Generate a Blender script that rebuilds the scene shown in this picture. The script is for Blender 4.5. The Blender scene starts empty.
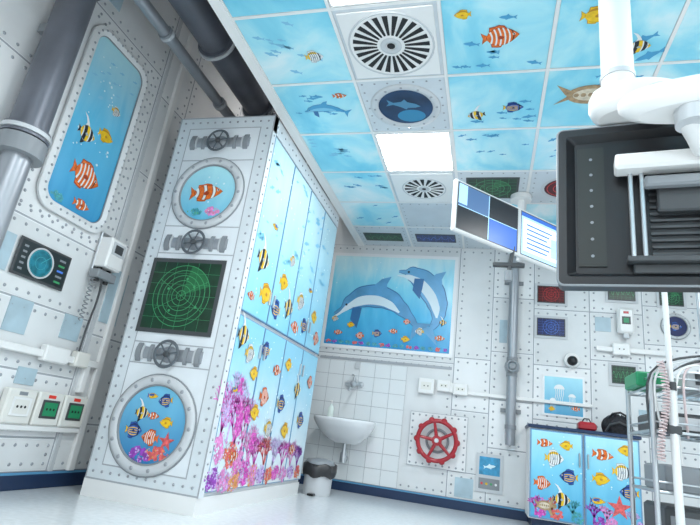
import bpy, math, random
from math import sin, cos, pi, radians, sqrt, atan2
from mathutils import Vector, Matrix
random.seed(7)
sc = bpy.context.scene
try:
    sc.view_settings.view_transform = 'Standard'
    sc.view_settings.exposure = 0.3
except Exception: pass

# ------------------------------------------------------------------ materials
MATS = {}
def mat(name, col, rough=.5, metal=0., var=0., scale=6., emit=0., bump=0., stretch=None, coat=0.):
    if name in MATS: return MATS[name]
    m = bpy.data.materials.new(name); m.use_nodes = True
    nt = m.node_tree; b = nt.nodes['Principled BSDF']
    b.inputs['Base Color'].default_value = (*col, 1)
    b.inputs['Roughness'].default_value = rough
    b.inputs['Metallic'].default_value = metal
    if coat: b.inputs['Coat Weight'].default_value = coat
    if emit:
        b.inputs['Emission Color'].default_value = (*col, 1)
        b.inputs['Emission Strength'].default_value = emit
    if var or bump:
        tc = nt.nodes.new('ShaderNodeTexCoord'); mp = nt.nodes.new('ShaderNodeMapping')
        if stretch: mp.inputs['Scale'].default_value = stretch
        n = nt.nodes.new('ShaderNodeTexNoise'); n.inputs['Scale'].default_value = scale
        n.inputs['Detail'].default_value = 4
        nt.links.new(tc.outputs['Object'], mp.inputs[0]); nt.links.new(mp.outputs[0], n.inputs['Vector'])
        if var:
            r = nt.nodes.new('ShaderNodeValToRGB')
            r.color_ramp.elements[0].position = .3; r.color_ramp.elements[1].position = .7
            r.color_ramp.elements[0].color = (*[max(0, c*(1-var)) for c in col], 1)
            r.color_ramp.elements[1].color = (*[min(1, c*(1+var)) for c in col], 1)
            nt.links.new(n.outputs['Fac'], r.inputs[0]); nt.links.new(r.outputs[0], b.inputs['Base Color'])
        if bump:
            bp = nt.nodes.new('ShaderNodeBump'); bp.inputs['Strength'].default_value = bump
            nt.links.new(n.outputs['Fac'], bp.inputs['Height']); nt.links.new(bp.outputs[0], b.inputs['Normal'])
    MATS[name] = m
    return m

def water(name, stops, z0, z1, axis='Z', rays=.25, rough=.25, rscale=(1.6, 1.6, .35), nsc=3.):
    """printed underwater picture: vertical colour ramp + streaks of lighter blue"""
    if name in MATS: return MATS[name]
    m = bpy.data.materials.new(name); m.use_nodes = True
    nt = m.node_tree; b = nt.nodes['Principled BSDF']; b.inputs['Roughness'].default_value = rough
    tc = nt.nodes.new('ShaderNodeTexCoord'); sp = nt.nodes.new('ShaderNodeSeparateXYZ')
    nt.links.new(tc.outputs['Object'], sp.inputs[0])
    mr = nt.nodes.new('ShaderNodeMapRange'); mr.inputs[1].default_value = z0; mr.inputs[2].default_value = z1
    nt.links.new(sp.outputs[axis], mr.inputs[0])
    mp = nt.nodes.new('ShaderNodeMapping'); mp.inputs['Scale'].default_value = rscale
    nt.links.new(tc.outputs['Object'], mp.inputs[0])
    n = nt.nodes.new('ShaderNodeTexNoise'); n.inputs['Scale'].default_value = nsc; n.inputs['Detail'].default_value = 5
    n.inputs['Distortion'].default_value = .6
    nt.links.new(mp.outputs[0], n.inputs['Vector'])
    ma = nt.nodes.new('ShaderNodeMath'); ma.operation = 'MULTIPLY_ADD'; ma.inputs[1].default_value = rays*2
    sub = nt.nodes.new('ShaderNodeMath'); sub.operation = 'SUBTRACT'; sub.inputs[1].default_value = .5
    nt.links.new(n.outputs['Fac'], sub.inputs[0]); nt.links.new(sub.outputs[0], ma.inputs[0]); nt.links.new(mr.outputs[0], ma.inputs[2])
    r = nt.nodes.new('ShaderNodeValToRGB')
    while len(r.color_ramp.elements) < len(stops): r.color_ramp.elements.new(.5)
    for e, (p, c) in zip(r.color_ramp.elements, stops): e.position = p; e.color = (*c, 1)
    nt.links.new(ma.outputs[0], r.inputs[0]); nt.links.new(r.outputs[0], b.inputs['Base Color'])
    MATS[name] = m
    return m

M_WALL = mat('painted_steel_plate', (.74, .755, .76), .45, .0, .07, 2.2)
M_WALL2 = mat('painted_steel_plate_light', (.83, .84, .845), .45, 0, .05, 2.2)
M_SEAM = mat('plate_seam', (.40, .42, .45), .5)
M_SEAM2 = mat('plate_edge_light', (.90, .91, .92), .5)
M_RIV = mat('rivet_grey', (.36, .38, .41), .35, .3)
M_BLUEP = mat('blue_grey_patch', (.42, .55, .62), .4, 0, .15, 5)
M_WHITE = mat('white_plastic', (.86, .86, .85), .35)
M_WHITE2 = mat('white_enamel', (.84, .86, .88), .2, coat=.3)
M_CREAM = mat('cream_plastic', (.80, .79, .74), .4)
M_CHROME = mat('brushed_metal', (.62, .64, .66), .3, .9)
M_GREY = mat('mid_grey', (.26, .28, .30), .45)
M_LGREY = mat('light_grey', (.60, .62, .64), .4)
M_DGREY = mat('dark_grey', (.06, .065, .07), .45)
M_BLACK = mat('black_plastic', (.012, .012, .014), .35)
M_PIPE = mat('pipe_grey', (.16, .17, .20), .38, .35, .15, 4)
M_PIPEL = mat('pipe_light', (.36, .38, .41), .33, .45, .08, 4)
M_RED = mat('red_paint', (.42, .008, .02), .3, coat=.4)
M_NAVY = mat('navy_vinyl', (.010, .030, .085), .4)
M_LAMP = mat('lamp_diffuser', (.97, .99, 1.), .5, emit=23.)
M_FILLTUBE = mat('added_fill_tube', (1., .98, .95), .5, emit=14.)  # glow for the added fill battens
M_O = mat('fish_orange', (.82, .16, .015), .4, var=.25, scale=40)
M_Y = mat('fish_yellow', (.88, .55, .01), .4, var=.15, scale=40)
M_K = mat('fish_black', (.010, .014, .025), .4)
M_W = mat('fish_white', (.84, .86, .86), .4)
M_B = mat('fish_blue', (.02, .11, .45), .4, var=.3, scale=40)
M_OD = mat('fish_orange_dark', (.42, .05, .008), .4)
M_YD = mat('fish_yellow_dark', (.58, .26, .008), .4)
M_WD = mat('fish_white_dark', (.42, .47, .52), .4)
M_BD = mat('fish_blue_dark', (.008, .03, .16), .4)
M_SIL = mat('fish_silhouette_blue', (.07, .36, .62), .4)
M_SIL2 = mat('fish_silhouette_pale', (.22, .57, .78), .4)
M_PUR = mat('coral_purple', (.30, .05, .44), .5, var=.45, scale=45)
M_MAG = mat('coral_magenta', (.66, .08, .48), .5, var=.45, scale=45)
M_PINK = mat('coral_pink', (.86, .26, .58), .5, var=.4, scale=45)
M_COR = mat('coral_red', (.80, .12, .12), .5, var=.4, scale=45)
M_ORC = mat('coral_orange', (.88, .34, .10), .5, var=.35, scale=45)
M_LIL = mat('coral_lilac', (.60, .44, .86), .5, var=.35, scale=45)
M_TEAL = mat('coral_teal', (.06, .35, .42), .5, var=.4, scale=45)
M_GRN = mat('weed_green', (.10, .40, .18), .5, var=.3, scale=30)
M_SAND = mat('sand_print', (.72, .62, .48), .6, var=.2, scale=30)
M_DB1 = mat('dolphin_blue', (.10, .34, .60), .4, var=.2, scale=5)
M_DB2 = mat('dolphin_blue_pale', (.14, .42, .70), .4, var=.15, scale=5)
M_DBL = mat('dolphin_belly', (.72, .86, .93), .4)
M_DDK = mat('dolphin_dark', (.03, .16, .38), .4)
M_BUB = mat('bubble_pale', (.72, .91, .97), .3)
M_RADG = mat('radar_green_bg', (.005, .036, .016), .3, var=.4, scale=10)
M_RADGL = mat('radar_green_line', (.05, .30, .12), .3, emit=.1)
M_RADGS = mat('radar_green_sweep', (.015, .13, .045), .3)
M_RADR = mat('radar_red_bg', (.08, .005, .007), .3)
M_RADRL = mat('radar_red_line', (.65, .04, .04), .3, emit=.1)
M_RADB = mat('radar_blue_bg', (.008, .016, .10), .3)
M_RADBL = mat('radar_blue_line', (.08, .22, .75), .3, emit=.1)
M_TRIMB = mat('door_edge_blue', (.15, .32, .52), .4)
M_TURT = mat('turtle_brown', (.42, .28, .15), .5, var=.3, scale=40)

# ------------------------------------------------------------------ mesh builder
def FB(y0=5.67): return Matrix(((1, 0, 0, 0), (0, 0, -1, y0), (0, 1, 0, 0), (0, 0, 0, 1)))
def FL(x0=-2.7): return Matrix(((0, 0, 1, x0), (1, 0, 0, 0), (0, 1, 0, 0), (0, 0, 0, 1)))
def FC(z0=2.77): return Matrix(((1, 0, 0, 0), (0, -1, 0, 0), (0, 0, -1, z0), (0, 0, 0, 1)))
ID = Matrix.Identity(4)

class MB:
    def __init__(s, name, M=ID):
        s.name = name; s.M = M; s.v = []; s.f = []; s.m = []; s.sm = []; s.mats = []; s.w0 = 0.; s.ws = 1.
    def mi(s, m):
        if m not in s.mats: s.mats.append(m)
        return s.mats.index(m)
    def add(s, vs, fs, m, smooth=False):
        o = len(s.v)
        for p in vs:
            p = Vector(p)
            s.v.append(s.M @ Vector((p.x, p.y, s.w0 + p.z*s.ws)))
        k = s.mi(m)
        for f in fs:
            s.f.append([o+i for i in f]); s.m.append(k); s.sm.append(smooth)
    def poly(s, pts, m, w):
        a = sum(pts[i][0]*pts[(i+1) % len(pts)][1]-pts[(i+1) % len(pts)][0]*pts[i][1] for i in range(len(pts)))
        if a < 0: pts = pts[::-1]
        s.add([(p[0], p[1], w) for p in pts], [list(range(len(pts)))], m)
    def rect(s, a, b, c, d, m, w): s.poly([(a, c), (b, c), (b, d), (a, d)], m, w)
    def disc(s, cx, cy, r, m, w, n=24, ry=None):
        ry = ry or r
        s.poly([(cx+r*cos(2*pi*i/n), cy+ry*sin(2*pi*i/n)) for i in range(n)], m, w)
    def box(s, a, b, c, d, e, f, m, bev=0.):
        if bev <= 0:
            s.add([(x, y, z) for z in (e, f) for y in (c, d) for x in (a, b)],
                  [[0, 2, 3, 1], [4, 5, 7, 6], [0, 1, 5, 4], [2, 6, 7, 3], [0, 4, 6, 2], [1, 3, 7, 5]], m); return
        P = []
        for z, k in ((e, bev), (e+bev, 0), (f-bev, 0), (f, bev)):
            P.append(rr(a+k, b-k, c+k, d-k, max(bev*1.0, .0005) if k == 0 else bev*.6, 3))
        s.loft([[(p[0], p[1], z) for p in r] for r, z in zip(P, (e, e+bev, f-bev, f))], m, True, True, smooth=False)
    def loft(s, rings, m, cap0=True, cap1=True, smooth=True, closed=True):
        n = len(rings[0]); vs = [p for r in rings for p in r]; fs = []
        for j in range(len(rings)-1):
            for i in range(n if closed else n-1):
                fs.append([j*n+i, j*n+(i+1) % n, (j+1)*n+(i+1) % n, (j+1)*n+i])
        s.add(vs, fs, m, smooth)
        if cap0: s.add(rings[0], [list(range(n))[::-1]], m)
        if cap1: s.add(rings[-1], [list(range(n))], m)
    def cyl(s, p0, p1, r, m, n=20, r1=None, smooth=True):
        r1 = r if r1 is None else r1
        p0 = Vector(p0); p1 = Vector(p1); d = (p1-p0).normalized()
        a = d.orthogonal().normalized(); b = d.cross(a)
        s.loft([[p+(a*cos(2*pi*i/n)+b*sin(2*pi*i/n))*q for i in range(n)] for p, q in ((p0, r), (p1, r1))], m, smooth=smooth)
    def tube(s, pts, r, m, n=10, closed=False):
        pts = [Vector(p) for p in pts]; rings = []; a = None; N = len(pts)
        for i, p in enumerate(pts):
            if closed: d = pts[(i+1) % N]-pts[i-1]
            else: d = pts[min(i+1, N-1)]-pts[max(i-1, 0)]
            d.normalize()
            if a is None: a = d.orthogonal().normalized()
            else: a = (a-d*a.dot(d)).normalized()
            b = d.cross(a); rings.append([p+(a*cos(2*pi*k/n)+b*sin(2*pi*k/n))*r for k in range(n)])
        if closed:
            rings.append(rings[0]); s.loft(rings, m, False, False)
        else: s.loft(rings, m)
    def torus(s, c, ax, R, r, m, n=36, k=10):
        c = Vector(c); ax = Vector(ax).normalized(); a = ax.orthogonal().normalized(); b = ax.cross(a)
        s.tube([c+(a*cos(2*pi*i/n)+b*sin(2*pi*i/n))*R for i in range(n)], r, m, k, closed=True)
    def sph(s, c, r, m, sc=(1, 1, 1), n=16):
        rings = []
        for j in range(1, n//2+0):
            t = pi*j/(n//2)
            rings.append([(c[0]+r*sc[0]*sin(t)*cos(2*pi*i/n), c[1]+r*sc[1]*sin(t)*sin(2*pi*i/n), c[2]-r*sc[2]*cos(t)) for i in range(n)])
        s.loft(rings, m)
    def ring(s, cx, cy, r0, r1, w0, w1, m, n=40, bev=.3):
        k = (r1-r0)*bev
        prof = [(r1, w0), (r1, w0+(w1-w0)*.5), (r1-k, w1), (r0+k, w1), (r0, w0+(w1-w0)*.5), (r0, w0)]
        s.loft([[(cx+q*cos(2*pi*i/n), cy+q*sin(2*pi*i/n), w) for i in range(n)] for q, w in prof], m, False, False)
    def rivet(s, u, v, r=.011, h=.006, m=None, w=0.):
        n = 7
        s.loft([[(u+q*cos(2*pi*i/n), v+q*sin(2*pi*i/n), w+z) for i in range(n)] for q, z in ((r, 0), (r*.85, h*.6), (r*.4, h))], m or M_RIV, False, True)
    def rivrow(s, u0, v0, u1, v1, sp=.1, **k):
        L = sqrt((u1-u0)**2+(v1-v0)**2); n = max(1, round(L/sp))
        for i in range(n+1): s.rivet(u0+(u1-u0)*i/n, v0+(v1-v0)*i/n, **k)
    def rivrect(s, a, b, c, d, sp=.1, **k):
        s.rivrow(a, c, b, c, sp, **k); s.rivrow(a, d, b, d, sp, **k)
        n = max(2, round((d-c)/sp)); h = (d-c)/n
        s.rivrow(a, c+h, a, d-h, sp, **k); s.rivrow(b, c+h, b, d-h, sp, **k)
    def done(s, parent=None):
        me = bpy.data.meshes.new(s.name); me.from_pydata([tuple(v) for v in s.v], [], s.f)
        for m in s.mats: me.materials.append(m)
        me.polygons.foreach_set('material_index', s.m); me.polygons.foreach_set('use_smooth', s.sm); me.update()
        ob = bpy.data.objects.new(s.name, me); sc.collection.objects.link(ob)
        if parent: ob.parent = parent
        return ob

def rr(a, b, c, d, r, n=5):
    P = []
    for cx, cy, t0 in ((b-r, d-r, 0), (a+r, d-r, 90), (a+r, c+r, 180), (b-r, c+r, 270)):
        for i in range(n+1):
            t = radians(t0+90*i/n); P.append((cx+r*cos(t), cy+r*sin(t)))
    return P
def cat(P, k=6):
    P = [Vector(p) for p in P]; N = len(P); o = []
    for i in range(N-1):
        a, b, c, d = P[max(i-1, 0)], P[i], P[i+1], P[min(i+2, N-1)]
        for j in range(k):
            t = j/k; o.append(.5*((2*b)+(c-a)*t+(2*a-5*b+4*c-d)*t*t+(3*b-a-3*c+d)*t**3))
    o.append(P[-1])
    return o

# ------------------------------------------------------------------ printed sea life (flat artwork)
def fish(mb, cx, cy, L, kind='clown', ang=0, flip=1, w=.002):
    t = radians(ang); ca, sa = cos(t), sin(t)
    def T(P): return [(cx+(p[0]*flip*ca-p[1]*sa)*L, cy+(p[0]*flip*sa+p[1]*ca)*L) for p in P]
    e = .0004
    tall = {'clown': .22, 'idol': .38, 'tang': .30, 'angel': .34, 'butter': .36, 'small': .17, 'stripe': .33}[kind]
    def h(x):
        u = (x+.38)/.88; u = min(max(u, 0), 1)
        return tall*(sin(pi*u**.85))**.75*.98+.03*(1-u)
    def body(x0, x1, m, k, lo=-1., hi=1., n=12):
        xs = [x0+(x1-x0)*i/n for i in range(n+1)]
        mb.poly(T([(x, h(x)*lo) for x in xs]+[(x, h(x)*hi) for x in xs[::-1]]), m, w+e*k)
    def band(x0, x1, m, k, c=.05, y0=-1., y1=1.):
        """curved stripe across the body"""
        n = 6; P = []
        for xe, rev in ((x0, 0), (x1, 1)):
            E = [(xe+c*(1-(2*i/n-1)**2), (y0+(y1-y0)*i/n)*min(h(xe), h(xe+c*(1-(2*i/n-1)**2)) if 0 < i < n else 9)*.985) for i in range(n+1)]
            P += E[::-1] if rev else E
        mb.poly(T(P), m, w+e*k)
    base = {'clown': M_O, 'idol': M_W, 'tang': M_Y, 'angel': M_B, 'butter': M_W, 'small': M_Y, 'stripe': M_O}[kind]
    dark = {'clown': M_OD, 'idol': M_WD, 'tang': M_YD, 'angel': M_BD, 'butter': M_WD, 'small': M_YD, 'stripe': M_OD}[kind]
    tail = {'clown': M_O, 'idol': M_K, 'tang': M_Y, 'angel': M_Y, 'butter': M_Y, 'small': M_B, 'stripe': M_O}[kind]
    tl = [(-.32, .05), (-.42, .12), (-.5, .19), (-.48, .08), (-.46, 0), (-.48, -.08), (-.5, -.19), (-.42, -.12), (-.32, -.05)]
    mb.poly(T([(x*1.03, y*1.15) for x, y in tl]), dark, w-e); mb.poly(T(tl), tail, w)
    if kind == 'idol':
        mb.poly(T([(.1, tall*.8), (-.02, .55), (-.2, .78), (-.42, .88), (-.24, .68), (-.14, .48), (-.22, tall*.5)]), M_W, w)
        mb.poly(T([(.1, -tall*.8), (-.08, -.52), (-.2, -.6), (-.2, -tall*.5)]), M_K, w)
    else:
        D = [(.22, tall*.7), (.14, tall*1.15), (0, tall*1.3), (-.14, tall*1.18), (-.27, tall*1.15), (-.3, tall*.3)]
        V = [(.08, -tall*.7), (.0, -tall*1.25), (-.12, -tall*1.25), (-.26, -tall*1.15), (-.29, -tall*.3)]
        mb.poly(T(D), dark, w); mb.poly(T(V), dark, w)
        mb.poly(T([(x*.93, y*.92) for x, y in D]), base, w+e); mb.poly(T([(x*.93, y*.92) for x, y in V]), base, w+e)
    body(-.38, .52, dark, 2); body(-.36, .49, base, 3, -.92, .90)
    body(-.30, .44, dark, 4, .66, .93) if kind in ('tang', 'angel', 'small') else None
    if kind == 'clown':
        for x in (-.31, -.07, .20): band(x-.05, x+.06, M_K, 5); band(x-.035, x+.045, M_W, 6)
    if kind == 'idol':
        band(-.37, -.25, M_Y, 5, .02); band(-.22, -.05, M_K, 5); band(.16, .31, M_K, 5); band(-.05, .10, M_Y, 5); band(.40, .49, M_Y, 5, .005)
    if kind == 'angel':
        for y in (-.75, -.40, -.05, .30): body(-.32, .24, M_Y, 5, y, y+.14)
        band(.24, .32, M_K, 6)
    if kind == 'butter':
        for x in (-.22, -.11, 0, .11): band(x-.014, x+.014, M_K, 5)
        band(-.37, -.26, M_Y, 5, .02); band(.22, .29, M_K, 5); body(-.36, .2, M_Y, 4, .6, .93)
    if kind == 'stripe':
        for x in (-.27, -.15, -.03, .09, .21): band(x-.02, x+.025, M_W, 5)
        band(.30, .33, M_K, 5)
    if kind == 'small': body(-.3, .12, M_B, 5, -.2, .9)
    mb.poly(T([(.12, -.02), (.0, .05), (-.07, -.02), (-.04, -.09), (.06, -.09)]), dark, w+e*7)
    mb.disc(*T([(.37, .05)])[0], .04*L, M_W, w+e*8, 10); mb.disc(*T([(.375, .05)])[0], .026*L, M_K, w+e*9, 8)

def sil(mb, cx, cy, L, ang, m, w, flip=1):
    t = radians(ang); ca, sa = cos(t), sin(t)
    P = [(.5, 0), (.35, .09), (.1, .14), (.0, .25), (-.08, .13), (-.3, .05), (-.5, .16), (-.43, 0), (-.5, -.14), (-.3, -.04), (-.05, -.12), (.1, -.2), (.14, -.12), (.35, -.08)]
    mb.poly([(cx+(x*flip*ca-y*sa)*L, cy+(x*flip*sa+y*ca)*L) for x, y in P], m, w)

def spine(mb, P, W, m, w, k=8):
    S = cat([(p[0], p[1], 0) for p in P], k); n = len(S)-1; Lp = []; Rp = []
    for i, p in enumerate(S):
        d = S[min(i+1, n)]-S[max(i-1, 0)]; d.normalize(); q = Vector((-d.y, d.x, 0))
        t = i/n*(len(W)-1); j = min(int(t), len(W)-2); f = t-j; f = f*f*(3-2*f); ww = W[j]*(1-f)+W[j+1]*f
        Lp.append(((p+q*ww).x, (p+q*ww).y)); Rp.append(((p-q*ww).x, (p-q*ww).y))
    for i in range(n):
        mb.poly([Lp[i], Lp[i+1], Rp[i+1], Rp[i]], m, w)

def dolphin(mb, ox, oy, S, P, m, m2, w, flip=1):
    Q = [(ox+p[0]*S*flip, oy+p[1]*S) for p in P]
    spine(mb, Q, [s*S for s in (.014, .024, .082, .118, .128, .108, .076, .045, .026)], M_DDK, w-.0003)
    spine(mb, Q, [s*S for s in (.010, .018, .073, .108, .118, .098, .068, .038, .020)], m, w)
    Q2 = [(q[0]-.012*S*flip, q[1]-.045*S) for q in Q[:-2]]
    spine(mb, Q2, [s*S for s in (.008, .012, .03, .05, .05, .04, .01)], m2, w+.0008)
    def at(i, dx, dy): return (Q[i][0]+dx*S*flip, Q[i][1]+dy*S)
    mb.poly([at(4, -.07, .09), at(4, .03, .19), at(4, .13, .22), at(4, .09, .13), at(4, .10, .07)], m, w+.0004)
    mb.poly([at(2, .03, -.05), at(2, .02, -.18), at(2, .10, -.27), at(2, .12, -.15), at(2, .13, -.05)], M_DDK, w+.0016)
    e = Q[-1]; d = Vector(Q[-1])-Vector(Q[-2]); d.normalize(); q = Vector((-d.y, d.x))
    mb.poly([tuple(Vector(e)-d*.03*S+q*.01*S), tuple(Vector(e)+d*.09*S+q*.15*S), tuple(Vector(e)+d*.06*S), tuple(Vector(e)+d*.09*S-q*.15*S), tuple(Vector(e)-d*.03*S-q*.01*S)], m, w+.0004)
    mb.disc(Q[1][0]*.45+Q[2][0]*.55, Q[1][1]*.45+Q[2][1]*.55+.01*S, .012*S, M_K, w+.0024, 10)

def branch(mb, x, y, a, L, wd, d, m, w, rnd):
    x2, y2 = x+L*cos(a), y+L*sin(a); px, py = -sin(a)*wd, cos(a)*wd
    mb.poly([(x-px, y-py), (x2-px*.7, y2-py*.7), (x2+L*.12*cos(a), y2+L*.12*sin(a)), (x2+px*.7, y2+py*.7), (x+px, y+py)], m, w)
    if d > 0:
        for s in (-1, 0, 1) if d > 1 else (-1, 1):
            branch(mb, x2, y2, a+s*rnd.uniform(.3, .6), L*rnd.uniform(.6, .85), wd*.72, d-1, m, w+.00004, rnd)
def blobs(mb, cx, cy, R, n, m, w, rnd, ry=1.):
    for i in range(n):
        a = rnd.uniform(0, 2*pi); q = R*sqrt(rnd.random()); r = R*rnd.uniform(.18, .38)
        x0, y0 = cx+q*cos(a), cy+q*sin(a)*ry
        P = [(x0+r*(1+.18*sin(5*t+a))*cos(t), y0+r*(1+.18*sin(5*t+a))*sin(t)) for t in [2*pi*j/16 for j in range(16)]]
        mb.poly(P, m, w+i*.00003)
def softcoral(mb, cx, cy, R, m, mh, w, rnd, ry=1., n=26):
    """bushy coral head: lobed base with many small polyps of a lighter tone"""
    blobs(mb, cx, cy, R, 14, m, w, rnd, ry)
    for i in range(n*2):
        a = rnd.uniform(0, 2*pi); q = R*1.18*sqrt(rnd.random()); r = R*rnd.uniform(.05, .12)
        x0, y0 = cx+q*cos(a), cy+q*sin(a)*ry
        mb.disc(x0, y0, r, mh if i % 2 else m, w+.0006+i*.00001, 7)
        if i % 4 == 0: mb.disc(x0+r*.2, y0+r*.3, r*.4, M_BUB, w+.0013, 6)
def bubbles(mb, u0, u1, v0, v1, n, w, rnd, r=.012):
    for i in range(n): mb.disc(rnd.uniform(u0, u1), rnd.uniform(v0, v1), r*rnd.uniform(.4, 1.1), M_BUB, w, 10)
def star(mb, cx, cy, r, m, w, a0=.3):
    mb.poly([(cx+(r if i % 2 == 0 else r*.38)*cos(a0+pi*i/5), cy+(r if i % 2 == 0 else r*.38)*sin(a0+pi*i/5)) for i in range(10)], m, w)
def turtle(mb, cx, cy, L, w, flip=1):
    def T(P): return [(cx+x*L*flip, cy+y*L) for x, y in P]
    for P in ([(.15, .1), (.4, .42), (.5, .4), (.3, 0)], [(.1, -.1), (.3, -.42), (.4, -.42), (.28, -.05)], [(-.25, .08), (-.5, .25), (-.35, 0)], [(-.25, -.08), (-.5, -.22), (-.3, 0)]):
        mb.poly(T(P), M_TURT, w)
    mb.disc(cx+.45*L*flip, cy+.03*L, .11*L, M_TURT, w)
    mb.disc(cx, cy, .34*L, M_TURT, w+.0007, 20, .22*L)
    mb.disc(cx, cy, .25*L, M_SAND, w+.0014, 20, .14*L)
    for i in range(5): mb.disc(cx+(i-2)*.1*L, cy, .04*L, M_TURT, w+.0021, 6, .05*L)

def line(mb, a, b, wd, m, w):
    a = Vector(a); b = Vector(b); d = (b-a).normalized(); q = Vector((-d.y, d.x))*wd/2
    mb.poly([tuple(a-q), tuple(b-q), tuple(b+q), tuple(a+q)], m, w)
def radar(mb, a, b, c, d, bg, fg, w0, circ=True, rings=3, frame=M_DGREY, lk=1.):
    f = min(b-a, d-c)*.06
    mb.box(a-f, b+f, c-f, d+f, w0-.004, w0, frame)
    w = w0+.001
    mb.rect(a, b, c, d, bg, w); cx, cy = (a+b)/2, (c+d)/2; R = min(b-a, d-c)/2*.92
    lw = R*.035*lk
    for i in range(1, 6):
        line(mb, (a+(b-a)*i/6, c), (a+(b-a)*i/6, d), lw*.4, fg, w+.0006); line(mb, (a, c+(d-c)*i/6), (b, c+(d-c)*i/6), lw*.4, fg, w+.0006)
    if circ:
        if fg is M_RADGL:
            mb.poly([(cx, cy)]+[(cx+R*cos(t), cy+R*sin(t)) for t in [radians(20+5*i) for i in range(13)]], M_RADGS, w+.0004)
        for k in range(1, rings+1):
            r1 = R*k/rings; n = 32
            for i in range(n):
                t0, t1 = 2*pi*i/n, 2*pi*(i+1)/n
                mb.poly([(cx+q*cos(t), cy+q*sin(t)) for q, t in ((r1, t0), (r1, t1), (r1-lw, t1), (r1-lw, t0))], fg, w+.0012)
        for k in range(6):
            t = pi/6+k*pi/3; line(mb, (cx, cy), (cx+R*cos(t), cy+R*sin(t)), lw*.6, fg, w+.0014)
        for dx, dy in ((.4, .3), (-.3, -.5), (.1, .55), (-.5, .2), (.6, -.35)): mb.disc(cx+R*dx, cy+R*dy, R*.045, fg, w+.002, 8)
    else:
        P = [(a+(b-a)*(i/24), cy+(d-c)*.28*sin(i*1.3)*(.4+.6*abs(sin(i*.5)))) for i in range(25)]
        for i in range(24): line(mb, P[i], P[i+1], lw*1.2, fg, w+.0012)

def plates(mb, us, vs, w=0., sp=.085, alt=0, seam=.012):
    k = alt
    for i in range(len(us)-1):
        for j in range(len(vs[i])-1):
            a, b, c, d = us[i], us[i+1], vs[i][j], vs[i][j+1]; k += 1
            mb.rect(a, b, c, d, M_SEAM, w)
            g = seam/2
            mb.rect(a+g, b-g, c+g, d-g, M_SEAM2, w+.001)
            mb.rect(a+g+.006, b-g-.004, c+g+.004, d-g-.006, M_WALL if (i+j+k) % 3 else M_WALL2, w+.002)
            mb.rivrect(a+.045, b-.045, c+.045, d-.045, sp, w=w+.002)

# ================================================================== ROOM SHELL
XL, XR, YB, YF, ZC, ZU = -2.7, 2.9, 5.67, -2.6, 2.77, 3.85
mf = mat('vinyl_floor', (.74, .78, .80), .18, var=.06, scale=30)
b = MB('floor'); b.box(XL-.1, XR+.1, YF-.1, YB+.1, -.1, 0, mf); b.done()
b = MB('wall_back', FB()); b.box(XL-.1, XR+.1, 0, ZU, -.1, 0, M_WALL)
us = [-2.7, -1.95, -.36, .02, .45, 1.0, 1.5, 2.0, 2.9]
vs = [[.1, .9, 1.8, 2.77], [.1, 1.43, 2.77], [.1, .35, .95, 1.5, 2.77], [.1, .62, 1.1, 1.6, 2.2, 2.77], [.1, .95, 1.5, 2.1, 2.77], [.1, .9, 1.6, 2.1, 2.77], [.1, .8, 1.25, 1.8, 2.2, 2.77], [.1, 1., 1.6, 2.15, 2.77], [.1, .9, 1.9, 2.77]]
plates(b, us, vs, .001)
b.box(-1.88, -.38, 1.36, 1.39, 0, .008, M_SEAM)
for (x0, x1, z0, z1) in ((1.05, 1.2, 1.9, 2.05), (-.28, -.1, .12, .3), (1.42, 1.6, .98, 1.15), (.1, .18, 1.7, 1.95), (1.75, 1.95, 1.3, 1.5)):
    b.box(x0, x1, z0, z1, 0, .009, M_BLUEP)
b.done()
b = MB('wall_left', FL()); b.box(YF-.1, YB+.1, 0, ZU, -.1, 0, M_WALL)
us = [-2.6, -1.4, -.3, .6, 1.3, 2.02, 2.95, 3.35, 4.2, 5.0, 5.67]
vs = [[.1, 1., 2., 3., ZU]]*4+[[.1, .66, 1.1, 1.75, 2.4, 3.1, ZU], [.1, .3, .68, 1.08, 1.55, 3.15, ZU], [.1, .4, 1.0, 1.7, 2.3, 3.0, ZU], [.1, 1., 2., 3., ZU], [.1, 1., 2., 3., ZU], [.1, 1., 2., 3., ZU]]
plates(b, us, vs, .001)
b.rivrect(2.15, 2.86, 1.62, 3.07, .07, w=.003)
for (x0, x1, z0, z1) in ((2.5, 2.64, .60, .70), (2.30, 2.46, .88, 1.08), (3.02, 3.2, 1.1, 1.5), (2.2, 2.36, 3.25, 3.5), (2.72, 2.88, .92, 1.08), (2.05, 2.2, 1.2, 1.42)):
    b.box(x0, x1, z0, z1, 0, .009, M_BLUEP)
b.done()
b = MB('wall_right', ID); b.box(XR, XR+.1, YF-.1, YB+.1, 0, ZU, M_WALL2); b.done()
b = MB('wall_front', ID); b.box(XL, XR, YF-.1, YF, 0, ZU, M_WALL2); b.done()
for nm, M, u0, u1 in (('baseboard_back', FB(), XL, XR), ('baseboard_left', FL(), YF, YB)):
    b = MB(nm, M); b.box(u0, u1, 0.001, .1, 0.001, .014, M_NAVY); b.rect(u0, u1, .085, .1, mat('baseboard_line', (.1, .3, .5), .4), .0145); b.done()
b = MB('trim_1', FL()); b.box(3.11, 3.17, .1, ZU, .001, .03, M_WHITE, .006); b.box(2.96, 2.99, .1, ZU, .001, .016, M_LGREY); b.done()

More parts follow.
